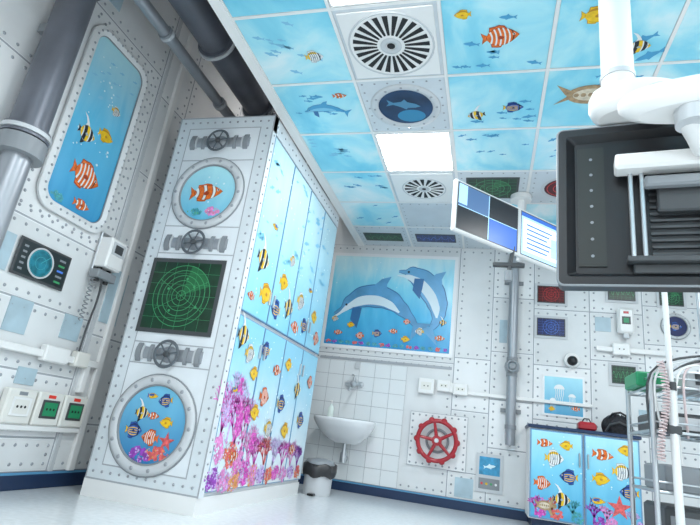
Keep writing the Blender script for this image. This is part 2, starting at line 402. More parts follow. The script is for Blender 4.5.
# ---------------- ceiling
M_TILE = water('ceiling_sea_print', [(.0, (.16, .60, .80)), (.35, (.27, .72, .88)), (.6, (.46, .84, .93)), (1., (.84, .96, .98))], -3, 9, 'Y', rays=1.2, rscale=(1.2, 1.0, 1.), nsc=1.9, rough=.3)
ce = MB('ceiling', FC())
XG = [-1.53+.6*i for i in range(8)]
YG = [5.67-.6*i for i in range(14)]
ce.box(-1.60, XR+.1, -YB-.1, -YF+.1, -.08, -.006, M_WHITE)
ce.box(-1.60, -1.53, -YB, -YF, -.006, .012, M_WHITE)
rc = random.Random(3)
M_TG = mat('ceiling_steel_print', (.64, .69, .73), .4, var=.06, scale=4)
special = {}
for i in range(len(XG)-1):
    for j in range(len(YG)-1):
        a, b2 = XG[i]+.012, XG[i+1]-.012; y1, y0 = YG[j]-.012, YG[j+1]+.012
        if y0 < YF: continue
        lamp = (i in (1, 5)) and j % 3 == 0 and j > 0  # unseen rear panels are added for fill light
        if lamp: special[(i, j)] = 'lamp'; continue
        steel = (i == 1) or j == 0 or (i == 2 and j == 2) or (i == 3 and j == 2)
        ce.box(a, b2, -y1, -y0, -.006, 0, M_TG if steel else M_TILE)
        if steel:
            ce.rivrect(a+.03, b2-.03, -y1+.03, -y0-.03, .09, r=.008, h=.003)
        else:
            n = rc.choice((2, 5, 9, 12)); u0, v0 = rc.uniform(a+.15, b2-.15), rc.uniform(-y1+.15, -y0-.15); an = rc.uniform(-30, 30); fl = rc.choice((-1, 1))
            for k in range(n):
                L = rc.uniform(.05, .10) if n > 4 else rc.uniform(.12, .2)
                sil(ce, min(max(u0+rc.gauss(0, .13), a+.06), b2-.06), min(max(v0+rc.gauss(0, .10), -y1+.06), -y0-.06), L, an+rc.uniform(-12, 12), M_SIL if n < 10 else M_SIL2, .0012, fl)
for x in XG: ce.box(x-.010, x+.010, -YB, -YF, -.006, .003, M_WHITE)
for y in YG: ce.box(-1.53, XR, -y-.010, -y+.010, -.006, .0034, M_WHITE)
def cen(i, j): return (XG[i]+XG[i+1])/2, -(YG[j]+YG[j+1])/2
for (i, j, dx, dy, L, k, a, f) in ((2, 5, .02, .0, .20, 'stripe', 5, 1), (2, 4, -.12, -.12, .12, 'idol', 10, -1), (2, 4, .12, -.05, .13, 'angel', 0, 1), (3, 3, .05, 0, .17, 'clown', 0, 1), (2, 6, .1, .1, .18, 'clown', 15, 1), (3, 5, -.1, .1, .16, 'tang', 0, 1), (0, 6, -.1, .1, .14, 'small', 10, 1), (0, 5, .1, -.05, .12, 'butter', 0, 1), (4, 4, 0, 0, .14, 'angel', 0, -1), (2, 1, 0, .05, .1, 'tang', 0, 1), (2, 5, -.18, .18, .09, 'tang', 0, -1), (0, 4, .16, .16, .10, 'clown', 0, 1), (3, 5, .15, -.15, .12, 'idol', 0, 1)):
    c = cen(i, j); fish(ce, c[0]+dx, c[1]+dy, L, k, a, f, .0022)
c = cen(3, 4); turtle(ce, c[0]-.02, c[1]+.05, .42, .002)
c = cen(0, 4); dolphin(ce, c[0]-.15, c[1], .35, [(0, 0), (.06, .01), (.16, .05), (.3, .08), (.45, .09), (.58, .07), (.7, .03), (.8, -.02), (.88, -.07)], M_SIL, M_SIL2, .0018)
c = cen(1, 4)
ce.ring(c[0], c[1], .19, .245, 0, .012, M_LGREY)
ce.disc(c[0], c[1], .2, mat('deep_sea', (.01, .05, .13), .3, var=.4, scale=5), .002, 36)
ce.disc(c[0]+.03, c[1]-.1, .1, mat('deep_sea_mid', (.03, .25, .45), .3), .0028, 24, .07)
sil(ce, c[0]-.01, c[1]+.03, .24, -12, mat('shark_print', (.08, .26, .42), .4), .004)
for k in range(12): ce.rivet(c[0]+.218*cos(k*pi/6), c[1]+.218*sin(k*pi/6), .01, .004, w=.012)
for (i, j, w_, h_, bg, fg, circ) in ((2, 2, .40, .34, M_RADG, M_RADGL, True), (0, 0, .42, .2, M_RADG, M_RADGL, False), (1, 0, .42, .2, M_RADB, M_RADBL, False)):
    c = cen(i, j); radar(ce, c[0]-w_/2, c[0]+w_/2, c[1]-h_/2, c[1]+h_/2, bg, fg, .005, circ)
c = cen(3, 2); ce.disc(c[0], c[1], .2, M_LGREY, .002, 30); ce.disc(c[0], c[1], .17, M_RADR, .003, 30)
for r in (.05, .1, .15): ce.ring(c[0], c[1], r-.006, r, .003, .005, M_RADRL, 30)
ce.done()
M_SLOT = mat('vent_slot_black', (.01, .01, .012), .6)
def vent(i, j, R, n):
    c = cen(i, j); v = MB('ceiling_air_vent', FC())
    v.box(c[0]-.27, c[0]+.27, c[1]-.27, c[1]+.27, .0005, .010, M_WHITE, .003)
    v.ring(c[0], c[1], R*1.0, R*1.05, .01, .014, M_LGREY)
    for k in range(n):
        t = 2*pi*k/n; r0 = R*.34; r1 = R*.93
        d = Vector((cos(t), sin(t))); q = Vector((-sin(t), cos(t)))
        P0 = Vector(c)+d*r0; P1 = Vector(c)+d*r1; a = R*.028; bb = R*2*pi/n*.26
        v.poly([tuple(P0-q*a), tuple(P1-q*bb), tuple(P1+q*bb), tuple(P0+q*a)], M_SLOT, .0108)
        v.cyl((P0.x+q.x*(a+.006), P0.y+q.y*(a+.006), .012), (P1.x+q.x*(bb+.006), P1.y+q.y*(bb+.006), .012), .003, M_WHITE, 6)
    v.ring(c[0], c[1], R*.12, R*.26, .0108, .016, M_LGREY, 24); v.disc(c[0], c[1], R*.1, M_SLOT, .012, 16)
    v.done()
vent(1, 5, .245, 24); vent(1, 2, .19, 16)
for (i, j), k in special.items():
    c = cen(i, j); l = MB('ceiling_light_panel', FC())
    l.box(c[0]-.285, c[0]+.285, c[1]-.285, c[1]+.285, -.05, .004, M_WHITE)
    l.rect(c[0]-.27, c[0]+.27, c[1]-.27, c[1]+.27, M_LAMP, .0055)
    l.done()
b = MB('ceiling_upper'); b.box(XL-.1, -1.5, YF-.1, YB+.1, ZU, ZU+.1, M_LGREY); b.box(-1.56, -1.5, YF, YB, ZC+.085, ZU, M_LGREY); b.done()
for y0, y1 in ((-1.6, -.2), (.2, 1.6), (4.0, 5.4)):  # unseen battens, added to brighten the dark space around the overhead pipes
    b = MB('added_fill_batten'); b.box(-2.12, -2.0, y0, y1, ZU-.06, ZU-.001, M_WHITE, .01); b.cyl((-2.06, y0+.04, ZU-.085), (-2.06, y1-.04, ZU-.085), .02, M_FILLTUBE, 16)
    for y in (y0+.03, y1-.03): b.box(-2.085, -2.035, y-.015, y+.015, ZU-.11, ZU-.05, M_WHITE)
    b.done()

# ---------------- overhead service pipes
def pipe_obj(name, p0, p1, r, m, fl=(), fm=None, n=28):
    b = MB(name); b.cyl(p0, p1, r, m, n); p0 = Vector(p0); p1 = Vector(p1); d = (p1-p0).normalized()
    for t in fl:
        c = p0.lerp(p1, t); b.cyl(c-d*.03, c+d*.03, r*1.22, fm or m, n)
        b.cyl(c-d*.012, c+d*.012, r*1.32, M_LGREY, n)
    return b
ya, yb = YF+.03, YB-.03
pipe_obj('overhead_duct_pipe', (-2.18, ya, 3.36), (-2.18, yb, 3.36), .125, M_PIPE, (.3, .55, .66, .76, .88)).done()
pipe_obj('overhead_duct_pipe', (-1.84, ya, 3.28), (-1.84, yb, 3.28), .085, M_PIPE, (.4, .6, .7, .8)).done()
pipe_obj('overhead_duct_pipe', (-2.37, ya, 3.16), (-2.37, yb, 3.16), .045, M_PIPEL, (.4, .62, .72, .8)).done()
b = pipe_obj('riser_pipe', (-2.56, 1.93, 1.84), (-2.56, 1.93, ZU-.01), .10, M_PIPE, (.04, .6))
b.cyl((-2.56, 1.93, .01), (-2.56, 1.93, 1.84), .075, M_PIPEL, 24); b.cyl((-2.56, 1.93, 1.78), (-2.56, 1.93, 1.88), .125, M_GREY, 24)
b.box(-2.685, -2.6, 1.86, 2.0, 2.6, 2.66, M_GREY); b.done()

# ================================================================== CABINET
CX0, CX1, CY0, CY1, CZ = -2.42, -1.61, 2.98, 4.80, 2.755
M_SEA_U = water('door_print_upper', [(0., (.28, .68, .88)), (.45, (.46, .80, .94)), (1., (.78, .94, .98))], 1.2, 2.9, rays=.22, rscale=(1.5, 1.5, .5))
M_SEA_L = water('door_print_lower', [(0., (.88, .93, .96)), (.35, (.66, .85, .94)), (.75, (.30, .68, .88)), (1., (.28, .66, .88))], .1, 1.35, rays=.18, rscale=(1.5, 1.5, .6))
cab = bpy.data.objects.new('painted_storage_cabinet', None); sc.collection.objects.link(cab)
b = MB('carcass'); b.box(CX0, CX1-.024, CY0, CY1, .10, CZ, M_WALL2); b.box(CX0+.0, CX1-.01, CY0-.004, CY1, 0, .10, M_WHITE)
b.done(cab)
g = MB('front_panel', FB(CY0)); a, c_ = CX0, CX1
M_CF = mat('cabinet_steel_print', (.70, .75, .78), .4, 0, .08, 3.); M_CF2 = mat('cabinet_steel_print_b', (.77, .81, .84), .4, 0, .07, 3.)
g.rect(a, c_, .10, CZ, M_SEAM, .001); g.rect(a+.01, c_-.01, .11, CZ-.01, M_CF, .002)
g.rect(a+.10, c_-.10, .19, CZ-.10, M_SEAM, .003); g.rect(a+.108, c_-.108, .198, CZ-.108, M_CF2, .004)
g.rivrect(a+.05, c_-.05, .15, CZ-.05, .065, r=.009, w=.003)
for z in (2.37, 1.83, 1.62, .98, .84): g.rect(a+.108, c_-.108, z-.004, z+.004, M_SEAM, .005)
M_VD = mat('valve_print_dark', (.14, .16, .18), .35, .4)
def valve(g, cx, cz, hw, w=.006):
    g.w0 = w; g.ws = .35
    g.cyl((cx-hw, cz, 0), (cx+hw, cz, 0), .040, M_PIPEL, 20)
    for s in (-1, 1):
        g.cyl((cx+s*(hw-.01), cz, 0), (cx+s*(hw-.045), cz, 0), .062, M_GREY, 20); g.cyl((cx+s*.12, cz, 0), (cx+s*.145, cz, 0), .058, M_GREY, 20)
        g.cyl((cx+s*(hw-.05), cz, 0), (cx+s*(hw-.062), cz, 0), .05, M_LGREY, 20)
    g.sph((cx, cz, 0), .065, M_PIPEL, (1.1, .85, 1))
    g.torus((cx, cz, .09), (0, 0, 1), .085, .010, M_VD, 28, 8)
    for k in range(3):
        t = k*pi/3+.2; g.cyl((cx-.08*cos(t), cz-.08*sin(t), .09), (cx+.08*cos(t), cz+.08*sin(t), .09), .006, M_VD, 8)
    g.sph((cx, cz, .1), .022, M_DGREY); g.w0 = 0; g.ws = 1
for z in (2.525, 1.70, .91): valve(g, -2.03, z, .25)
def porthole(g, cx, cz, R, seamat, w=.005, bolts=14, m=M_LGREY):
    g.disc(cx, cz, R*.84, seamat, w+.001, 40); g.ring(cx, cz, R*.80, R, w, w+.02, m); g.ring(cx, cz, R*.77, R*.82, w, w+.012, M_GREY); g.ring(cx, cz, R*.99, R*1.03, w, w+.008, M_GREY)
    for k in range(bolts): g.rivet(cx+R*.9*cos(2*pi*k/bolts), cz+R*.9*sin(2*pi*k/bolts), R*.045, .006, w=w+.0195)
M_PORT1 = water('porthole_sea_a', [(0., (.12, .5, .72)), (1., (.50, .88, .95))], 1.85, 2.35, rays=.3)
M_PORT2 = water('porthole_sea_b', [(0., (.03, .22, .48)), (1., (.22, .62, .84))], .25, .8, rays=.3)
rd = random.Random(5)
porthole(g, -2.03, 2.10, .285, M_PORT1); fish(g, -2.04, 2.10, .26, 'clown', 4, 1, .008)
bubbles(g, -2.1, -1.9, 1.95, 2.25, 8, .0085, rd, .008)
softcoral(g, -2.10, 1.94, .05, M_TEAL, M_GRN, .0064, rd, .4, 10); softcoral(g, -1.96, 1.95, .05, M_PINK, M_ORC, .0064, rd, .5, 10)
radar(g, -2.30, -1.78, 1.075, 1.55, M_RADG, M_RADGL, .012, True, 6, lk=.6)
porthole(g, -2.03, .47, .305, M_PORT2)
softcoral(g, -2.08, .28, .07, M_PUR, M_LIL, .0064, rd, .5, 14); softcoral(g, -1.95, .30, .07, M_COR, M_ORC, .0064, rd, .5, 14)
for (x, z, L, k, an, f) in ((-2.12, .53, .10, 'idol', 0, 1), (-1.97, .62, .10, 'angel', 10, -1), (-1.93, .49, .09, 'tang', 0, -1), (-2.15, .42, .12, 'angel', 0, 1), (-2.02, .39, .12, 'stripe', 0, -1), (-2.07, .64, .08, 'small', 0, 1), (-2.03, .52, .08, 'clown', 0, 1)):
    fish(g, x, z, L, k, an, f, .0092)
star(g, -1.9, .38, .06, M_COR, .009)
g.done(cab)
d = MB('doors', FL(CX1-.024))
d.rect(CY0, CY1, .10, CZ, M_WALL2, .001)
d.box(CY0, CY0+.06, .10, CZ, 0, .024, M_CF2); d.box(CY0, CY1, CZ-.13, CZ, 0, .024, M_CF2)
d.rivrow(CY0+.03, .15, CY0+.03, CZ-.16, .07, r=.008, w=.024); d.rivrow(CY0+.06, CZ-.065, CY1-.04, CZ-.065, .08, r=.009, w=.024)
dw = (CY1-CY0-.06)/4
for k in range(4):
    y0 = CY0+.06+k*dw+.006; y1 = y0+dw-.012
    for z0, z1, m in ((.125, 1.235, M_SEA_L), (1.265, CZ-.14, M_SEA_U)):
        d.box(y0, y1, z0, z1, 0, .022, M_TRIMB, .003)
        d.rect(y0+.007, y1-.007, z0+.007, z1-.007, m, .0225)
    hz = y1-.035 if k % 2 == 0 else y0+.035
    for zc in (1.05, 1.45): d.box(hz-.008, hz+.008, zc-.05, zc+.05, .022, .04, M_CHROME, .003)
W = .0235
Y0 = CY0+.06
for i in range(46): sil(d, Y0+rd.uniform(.05, 1.65), 1.27+rd.uniform(.5, 1.3), rd.uniform(.04, .14), rd.uniform(-20, 35), M_SIL2, W, rd.choice((-1, 1)))
bubbles(d, Y0+.02, Y0+1.7, 1.3, 2.5, 70, W+.0003, rd, .010)
U_ = [(.18, .42, .20, 'idol', -5, 1), (.33, .20, .21, 'tang', 10, 1), (.28, .72, .11, 'small', 0, -1), (.10, .12, .11, 'clown', 0, -1), (.62, .38, .18, 'tang', 5, 1), (.55, .14, .18, 'angel', 0, -1), (.72, .60, .12, 'butter', 0, 1), (.80, .22, .18, 'idol', 0, 1),
      (1.05, .34, .18, 'butter', 0, 1), (1.0, .1, .18, 'clown', 0, -1), (1.22, .16, .16, 'angel', 0, 1), (1.45, .3, .16, 'tang', 0, -1), (1.6, .12, .16, 'stripe', 0, 1), (1.25, .5, .1, 'small', 0, 1)]
for y, z, L, k, an, f in U_: fish(d, Y0+y, 1.27+z, L, k, an, f, W+.0008)
for x, z0, m, L in ((.05, .20, M_MAG, .14), (.15, .26, M_LIL, .16), (.29, .12, M_MAG, .15), (.40, .14, M_PINK, .14), (.52, .02, M_PINK, .12), (.66, .02, M_MAG, .11), (.85, .02, M_COR, .10), (1.0, .02, M_LIL, .10), (1.2, .02, M_MAG, .10), (1.4, .02, M_PINK, .09), (1.58, .02, M_PUR, .09)):
    branch(d, Y0+x, .14+z0, pi/2+rd.uniform(-.15, .15), L, .014, 4, m, W+.0003, rd)
wc = W+.0008
for (x, z, R, m, mh, ry) in ((.09, .62, .07, M_LIL, M_PINK, 1.3), (.22, .78, .045, M_MAG, M_PINK, 1.1), (.31, .55, .095, M_MAG, M_PINK, 1.35), (.10, .38, .09, M_PINK, M_BUB, .9), (.24, .34, .08, M_COR, M_ORC, .9), (.38, .30, .09, M_PINK, M_MAG, .9), (.07, .20, .085, M_PUR, M_LIL, .7), (.22, .18, .085, M_PINK, M_LIL, .7), (.36, .18, .085, M_ORC, M_PINK, .7),
    (.52, .22, .08, M_MAG, M_LIL, .9), (.66, .20, .08, M_PINK, M_ORC, .8), (.55, .42, .065, M_MAG, M_PINK, 1.2), (.80, .20, .07, M_LIL, M_PUR, .8), (.95, .19, .07, M_COR, M_ORC, .7), (1.10, .20, .07, M_MAG, M_PINK, .7), (1.27, .19, .07, M_PINK, M_LIL, .7), (1.45, .20, .07, M_LIL, M_PUR, .7), (1.62, .19, .06, M_COR, M_ORC, .8)):
    softcoral(d, Y0+x, z, R, m, mh, wc, rd, ry, 34); wc += .00002
L_ = [(.10, .98, .17, 'idol', 0, 1), (.25, .88, .15, 'butter', 0, 1), (.50, .95, .15, 'angel', 0, -1), (.37, .76, .13, 'tang', 0, -1), (.62, .62, .17, 'stripe', 0, 1), (.50, .50, .15, 'tang', 0, -1), (.30, .20, .13, 'clown', 10, 1), (.78, .84, .15, 'clown', 0, 1), (.98, .6, .17, 'angel', 0, 1), (1.0, .92, .14, 'tang', 0, -1),
      (.80, .40, .16, 'butter', 0, 1), (1.15, .40, .17, 'tang', 0, -1), (1.3, .75, .15, 'idol', 0, 1), (1.5, .5, .17, 'angel', 0, 1), (1.4, .25, .15, 'clown', 0, 1), (1.6, .85, .14, 'stripe', 0, -1), (.13, .62, .08, 'small', 0, 1)]
for y, z, L, k, an, f in L_: fish(d, Y0+y, .13+z, L, k, an, f, W+.0034)
bubbles(d, Y0+.02, Y0+1.7, .6, 1.2, 50, W+.0003, rd, .010)
d.done(cab)

# ================================================================== LEFT WALL ITEMS
M_WIN = water('window_sea_print', [(0., (.04, .32, .60)), (.5, (.13, .54, .80)), (1., (.50, .84, .94))], 1.7, 3.0, rays=.25, rscale=(1.5, 2.2, .5))
b = MB('submarine_window_mural', FL())
O = rr(2.20, 2.81, 1.65, 3.05, .13, 7); I = rr(2.26, 2.75, 1.71, 2.99, .09, 7)
n = len(O)
b.loft([[(p[0], p[1], .011) for p in O], [(p[0], p[1], .03) for p in O], [(q[0]*.5+p[0]*.5, q[1]*.5+p[1]*.5, .042) for p, q in zip(O, I)], [(p[0], p[1], .03) for p in I], [(p[0], p[1], .012) for p in I]], M_WALL2, False, False, smooth=False)
b.poly([tuple(p) for p in I], M_WIN, .0125)
b.tube([(p[0], p[1], .02) for p in I], .006, M_GREY, 6, closed=True)
Mid = [((p[0]+q[0])/2, (p[1]+q[1])/2) for p, q in zip(O, I)]
per = []
for i in range(n):
    p, q = Vector(Mid[i]), Vector(Mid[(i+1) % n]); k = max(1, round((q-p).length/.06))
    for j in range(k):
        t = p.lerp(q, j/k)
        if not per or (t-per[-1]).length > .045: per.append(t); b.rivet(t.x, t.y, .009, .006, w=.041)
for i in range(14): sil(b, 2.5+rd.uniform(-.18, .2), 2.55+rd.uniform(0, .35), .05, 20, M_SIL2, .0132)
bubbles(b, 2.32, 2.7, 2.1, 2.9, 30, .0135, rd, .009); softcoral(b, 2.36, 1.76, .045, M_TEAL, M_GRN, .0130, rd, .5, 10)
for (x, z, L, k, an, f) in ((2.52, 1.99, .25, 'stripe', -5, 1), (2.42, 2.26, .15, 'idol', 0, 1), (2.58, 2.34, .14, 'tang', 0, 1), (2.56, 1.79, .14, 'clown', 0, 1), (2.60, 2.56, .09, 'butter', 0, 1)):
    fish(b, x, z, L, k, an, f, .0140)
b.done()
b = MB('sonar_screen_mural', FL())
b.box(2.22, 2.62, 1.20, 1.43, .011, .022, M_DGREY, .004); b.rect(2.235, 2.605, 1.215, 1.415, mat('sonar_bg', (.02, .03, .035), .3), .0225)
b.ring(2.40, 1.315, .085, .096, .022, .028, M_LGREY); b.disc(2.40, 1.315, .086, mat('sonar_sea', (.02, .20, .27), .3, var=.6, scale=14), .0235, 30)
ML = mat('sonar_line', (.06, .38, .42), .3, emit=.1)
for r in (.04, .08): b.ring(2.40, 1.315, r-.002, r, .0235, .0245, ML, 30)
line(b, (2.40, 1.315), (2.455, 1.37), .004, ML, .0248)
for k in range(5):
    b.rect(2.255, 2.285, 1.235+k*.035, 1.248+k*.035, M_GREY, .0235); b.rect(2.53, 2.58, 1.235+k*.035, 1.248+k*.035, (M_RADGL, M_GREY, M_RADBL)[k % 3], .0235)
b.done()
b = MB('mounted_diagnostic_set', FL())
b.box(2.80, 2.96, 1.36, 1.70, .011, .03, M_CHROME, .004)
b.box(2.79, 2.95, 1.44, 1.66, .03, .14, M_WHITE, .012); b.box(2.81, 2.93, 1.54, 1.63, .14, .146, M_LGREY); b.rect(2.83, 2.91, 1.555, 1.615, M_DGREY, .1465)
b.box(2.78, 2.96, 1.36, 1.42, .03, .11, M_GREY, .006)
b.cyl((2.82, 1.34, .07), (2.82, 1.46, .07), .018, M_BLACK); b.cyl((2.91, 1.34, .07), (2.91, 1.46, .07), .018, M_BLACK)
P = [(2.86+.04*sin(t*3.1), 1.36-.5*t, .06+.02*cos(t*5)) for t in [i/20 for i in range(21)]]
b.tube(P, .007, M_DGREY, 8)
hx = [(2.80+.014*cos(i*.9), 1.36-.0022*i*2, .06+.014*sin(i*.9)) for i in range(70)]
b.tube(hx, .004, M_GREY, 6); b.done()
b = MB('cable_trunking', FL())
b.box(2.1, 3.10, .775, .82, .011, .05, M_WHITE, .006); b.box(2.60, 2.80, .755, .855, .011, .07, M_WHITE, .008); b.box(2.86, 2.98, .76, .86, .011, .07, M_CREAM, .008)
b.box(2.985, 3.035, .6, .80, .011, .045, M_WHITE, .005)
b.done()
M_SGRN = mat('socket_green', (.02, .28, .12), .4); M_LED = mat('led_red', (.8, .05, .03), .4)
b = MB('power_socket_box', FL())
b.box(2.20, 3.09, .34, .375, .011, .05, M_WHITE, .005)
for y0, gm in ((2.44, M_CREAM), (2.66, M_SGRN), (2.875, M_SGRN)):
    b.box(y0, y0+.205, .375, .575, .011, .065, M_CREAM, .01)
    b.box(y0+.035, y0+.17, .42, .53, .065, .072, M_DGREY if gm is not M_CREAM else M_WHITE, .003)
    b.rect(y0+.05, y0+.155, .435, .515, gm, .0725)
    for dx in (.075, .1025, .13): b.disc(y0+dx, .475, .008, M_BLACK, .0735, 10)
    b.rect(y0+.07, y0+.13, .54, .56, M_LED if gm is not M_CREAM else M_GREY, .0658)
b.done()

# ================================================================== BACK WALL ITEMS
M_DOLP = water('dolphin_sea_print', [(0., (.03, .30, .62)), (.35, (.08, .50, .80)), (.7, (.26, .72, .90)), (1., (.70, .93, .97))], 1.5, 2.65, rays=.28, rscale=(2.4, 1., .6))
b = MB('dolphin_mural', FB())
b.box(-1.90, -.38, 1.49, 2.66, .011, .013, M_SEAM2); b.box(-1.86, -.42, 1.53, 2.62, .013, .016, M_DOLP)
ox, oy = -1.86, 1.53
w = .0165
for i in range(22): bubbles(b, ox+.05, ox+1.4, oy+.6, oy+1.05, 1, w, rd, .008)
dolphin(b, ox+.80, oy+.92, 1.12, [(0, 0), (.06, -.005), (.14, -.02), (.26, -.09), (.36, -.20), (.42, -.32), (.44, -.43), (.42, -.52), (.37, -.60)], M_DB2, M_DBL, w+.0008, 1)
dolphin(b, ox+.08, oy+.36, 1.12, [(0, 0), (.07, .05), (.16, .13), (.29, .20), (.44, .215), (.58, .18), (.70, .10), (.80, .01), (.87, -.07)], M_DB1, M_DBL, w+.004)
for i in range(18): softcoral(b, ox+.05+i*.079, oy+.035, .028, (M_COR, M_PUR, M_TEAL, M_TEAL)[i % 4], (M_ORC, M_LIL, M_GRN, M_DB2)[i % 4], w+.001, rd, .6, 8)
for (x, z, L, k, an, f) in ((.16, .14, .10, 'clown', 0, 1), (.30, .24, .09, 'tang', 0, 1), (.42, .12, .10, 'stripe', 0, -1), (.62, .16, .11, 'angel', 0, 1), (.80, .20, .10, 'clown', 0, -1), (.95, .12, .10, 'tang', 0, 1), (1.1, .22, .10, 'butter', 0, -1), (1.33, .16, .11, 'clown', 0, 1), (1.35, .34, .08, 'idol', 0, 1), (.10, .3, .08, 'butter', 0, 1), (.95, .32, .08, 'stripe', 0, 1)):
    fish(b, ox+x, oy+z, L, k, an, f, w+.008)
b.done()
M_CER = mat('ceramic_tile', (.80, .83, .84), .15, coat=.3)
b = MB('tile_splashback', FB())
nx, nz = 6, 8
b.box(-1.93, -.86, .105, 1.35, .011, .0125, M_SEAM)
for i in range(nx):
    for j in range(nz):
        x0 = -1.93+i*1.07/nx; z0 = .105+j*1.245/nz; b.box(x0+.002, x0+1.07/nx-.002, z0+.002, z0+1.245/nz-.002, .0125, .016, M_CER, .001)
b.done()
def sinkring(cx, d0, z, hw, dp, n=28):
    P = []
    for i in range(n):
        t = 2*pi*i/n; x = cos(t); y = sin(t)
        X = hw*(abs(x)**.75)*(1 if x > 0 else -1); Y = dp*.5+dp*.5*(abs(y)**.8)*(1 if y > 0 else -1)
        P.append((cx+X, z, d0+Y))
    return P
sk = MB('wash_basin', FB()); cx = -1.43
rs = []
for z, hw, off, dp in ((.47, .12, .022, .20), (.50, .18, .019, .28), (.56, .25, .019, .37), (.63, .30, .019, .43), (.68, .325, .019, .46), (.70, .33, .019, .465), (.712, .325, .020, .46), (.712, .29, .09, .35), (.68, .27, .10, .33), (.60, .2, .13, .26), (.57, .06, .2, .1)):
    rs.append(sinkring(cx, off, z, hw, dp))
sk.loft(rs, M_WHITE2, True, True)
sk.cyl((cx, .47, .13), (cx, .36, .13), .022, M_CHROME); sk.cyl((cx, .38, .13), (cx, .28, .13), .035, M_CHROME)
sk.tube([(cx, .32, .13), (cx, .315, .09), (cx, .32, .04), (cx, .32, .018)], .016, M_CHROME)
sk.disc(cx, .32, .03, M_CHROME, .018)
sk.done()
b = MB('mixer_tap', FB()); z = 1.10
b.cyl((cx-.09, z, .048), (cx+.09, z, .048), .024, M_CHROME); b.sph((cx, z, .063), .04, M_CHROME)
for s in (-1, 1): b.cyl((cx+s*.075, z, .017), (cx+s*.075, z, .048), .02, M_CHROME); b.cyl((cx+s*.075, z, .017), (cx+s*.075, z, .025), .034, M_CHROME)
b.tube([(cx, z-.01, .07), (cx, z-.05, .10), (cx, z-.06, .16), (cx, z-.065, .24), (cx, z-.09, .26)], .012, M_CHROME)
b.cyl((cx, z+.02, .06), (cx, z+.07, .06), .018, M_CHROME); b.tube([(cx, z+.07, .06), (cx, z+.085, .1), (cx, z+.09, .17)], .008, M_CHROME)
b.box(cx-.02, cx+.04, z+.17, z+.245, .017, .033, M_LGREY, .004); b.done()
b = MB('soap_dispenser_bottle'); bx, by, bz = -1.62, 5.50, .714
b.loft([[(bx+r*cos(2*pi*i/16), by+r*sin(2*pi*i/16), bz+h) for i in range(16)] for r, h in ((.028, 0), (.032, .01), (.032, .09), (.022, .115), (.01, .125), (.01, .14))], mat('soap_bottle', (.75, .85, .8), .3))
b.cyl((bx, by, bz+.14), (bx, by, bz+.165), .006, M_WHITE, 8); b.box(bx-.01, bx+.01, by-.04, by+.01, bz+.163, bz+.175, M_WHITE); b.done()
b = MB('pedal_bin'); bx, by = -1.50, 4.98
C = lambda r, h, n=28: [(bx+r*cos(2*pi*i/n), by+r*sin(2*pi*i/n), h) for i in range(n)]
b.loft([C(.125, 0), C(.13, .01), C(.13, .03), C(.135, .24), C(.14, .25)], M_LGREY)
b.loft([[(bx+(r+.010*sin(7*2*pi*i/28))*cos(2*pi*i/28), by+(r+.010*sin(7*2*pi*i/28))*sin(2*pi*i/28), h+.012*sin(5*2*pi*i/28)) for i in range(28)] for r, h in ((.147, .16), (.156, .20), (.158, .262), (.144, .27))], mat('black_bin_liner', (.03, .03, .032), .3), False, False)
b.loft([C(.142, .265), C(.142, .28), C(.12, .305), C(.05, .318)], M_GREY)
b.box(bx-.03, bx+.03, by-.19, by-.12, .002, .02, M_BLACK, .004); b.done()
b = MB('red_valve_handwheel', FB()); cx, cz = -.48, .62
b.box(cx-.30, cx+.30, cz-.27, cz+.27, .011, .014, M_SEAM); b.box(cx-.295, cx+.295, cz-.265, cz+.265, .014, .0155, M_WALL2); b.rivrect(cx-.27, cx+.27, cz-.24, cz+.24, .07, w=.0155)
b.torus((cx, cz, .09), (0, 0, 1), .195, .022, M_RED, 48, 12)
for k in range(5):
    t = k*2*pi/5+.5; b.cyl((cx+.03*cos(t), cz+.03*sin(t), .08), (cx+.19*cos(t), cz+.19*sin(t), .09), .020, M_RED, 10, .013)
for k in range(10):
    t = 2*pi*k/10; b.sph((cx+.205*cos(t), cz+.205*sin(t), .09), .027, M_RED, (1.2, 1.2, 1), n=12)
b.cyl((cx, cz, .015), (cx, cz, .11), .05, M_RED); b.cyl((cx, cz, .11), (cx, cz, .125), .022, M_CHROME); b.torus((cx, cz, .028), (0, 0, 1), .11, .013, M_GREY); b.done()
b = MB('socket_trunking', FB())
b.box(-.36, 1.0, 1.115, 1.15, .011, .04, M_WHITE, .005)
for x0, x1, z0, z1 in ((-.72, -.55, 1.08, 1.24), (-.52, -.38, 1.12, 1.24), (-.35, -.20, 1.10, 1.22)):
    b.box(x0, x1, z0, z1, .011, .06, M_WHITE, .008); b.rect(x0+.03, x1-.03, z0+.04, z1-.04, M_CREAM, .0605)
    b.disc((x0+x1)/2-.02, (z0+z1)/2, .007, M_BLACK, .0612, 8); b.disc((x0+x1)/2+.02, (z0+z1)/2, .007, M_BLACK, .0612, 8)
b.box(-.38, -.35, 1.12, 1.22, .011, .04, M_WHITE); b.done()
b = MB('socket_trunking', FB())
b.box(1.05, 1.75, 1.69, 1.74, .011, .045, M_WHITE, .006); b.box(1.2, 1.36, 1.66, 1.78, .011, .06, M_WHITE, .008)
b.disc(1.26, 1.72, .007, M_BLACK, .0612, 8); b.disc(1.30, 1.72, .007, M_BLACK, .0612, 8); b.done()
b = MB('vertical_pipe', FB()); px = .235
b.cyl((px, .78, .066), (px, 2.74, .066), .050, M_PIPEL, 24)
for z in (2.70, 1.52, 1.36, .84): b.cyl((px, z-.02, .068), (px, z+.02, .068), .056, M_GREY, 24)
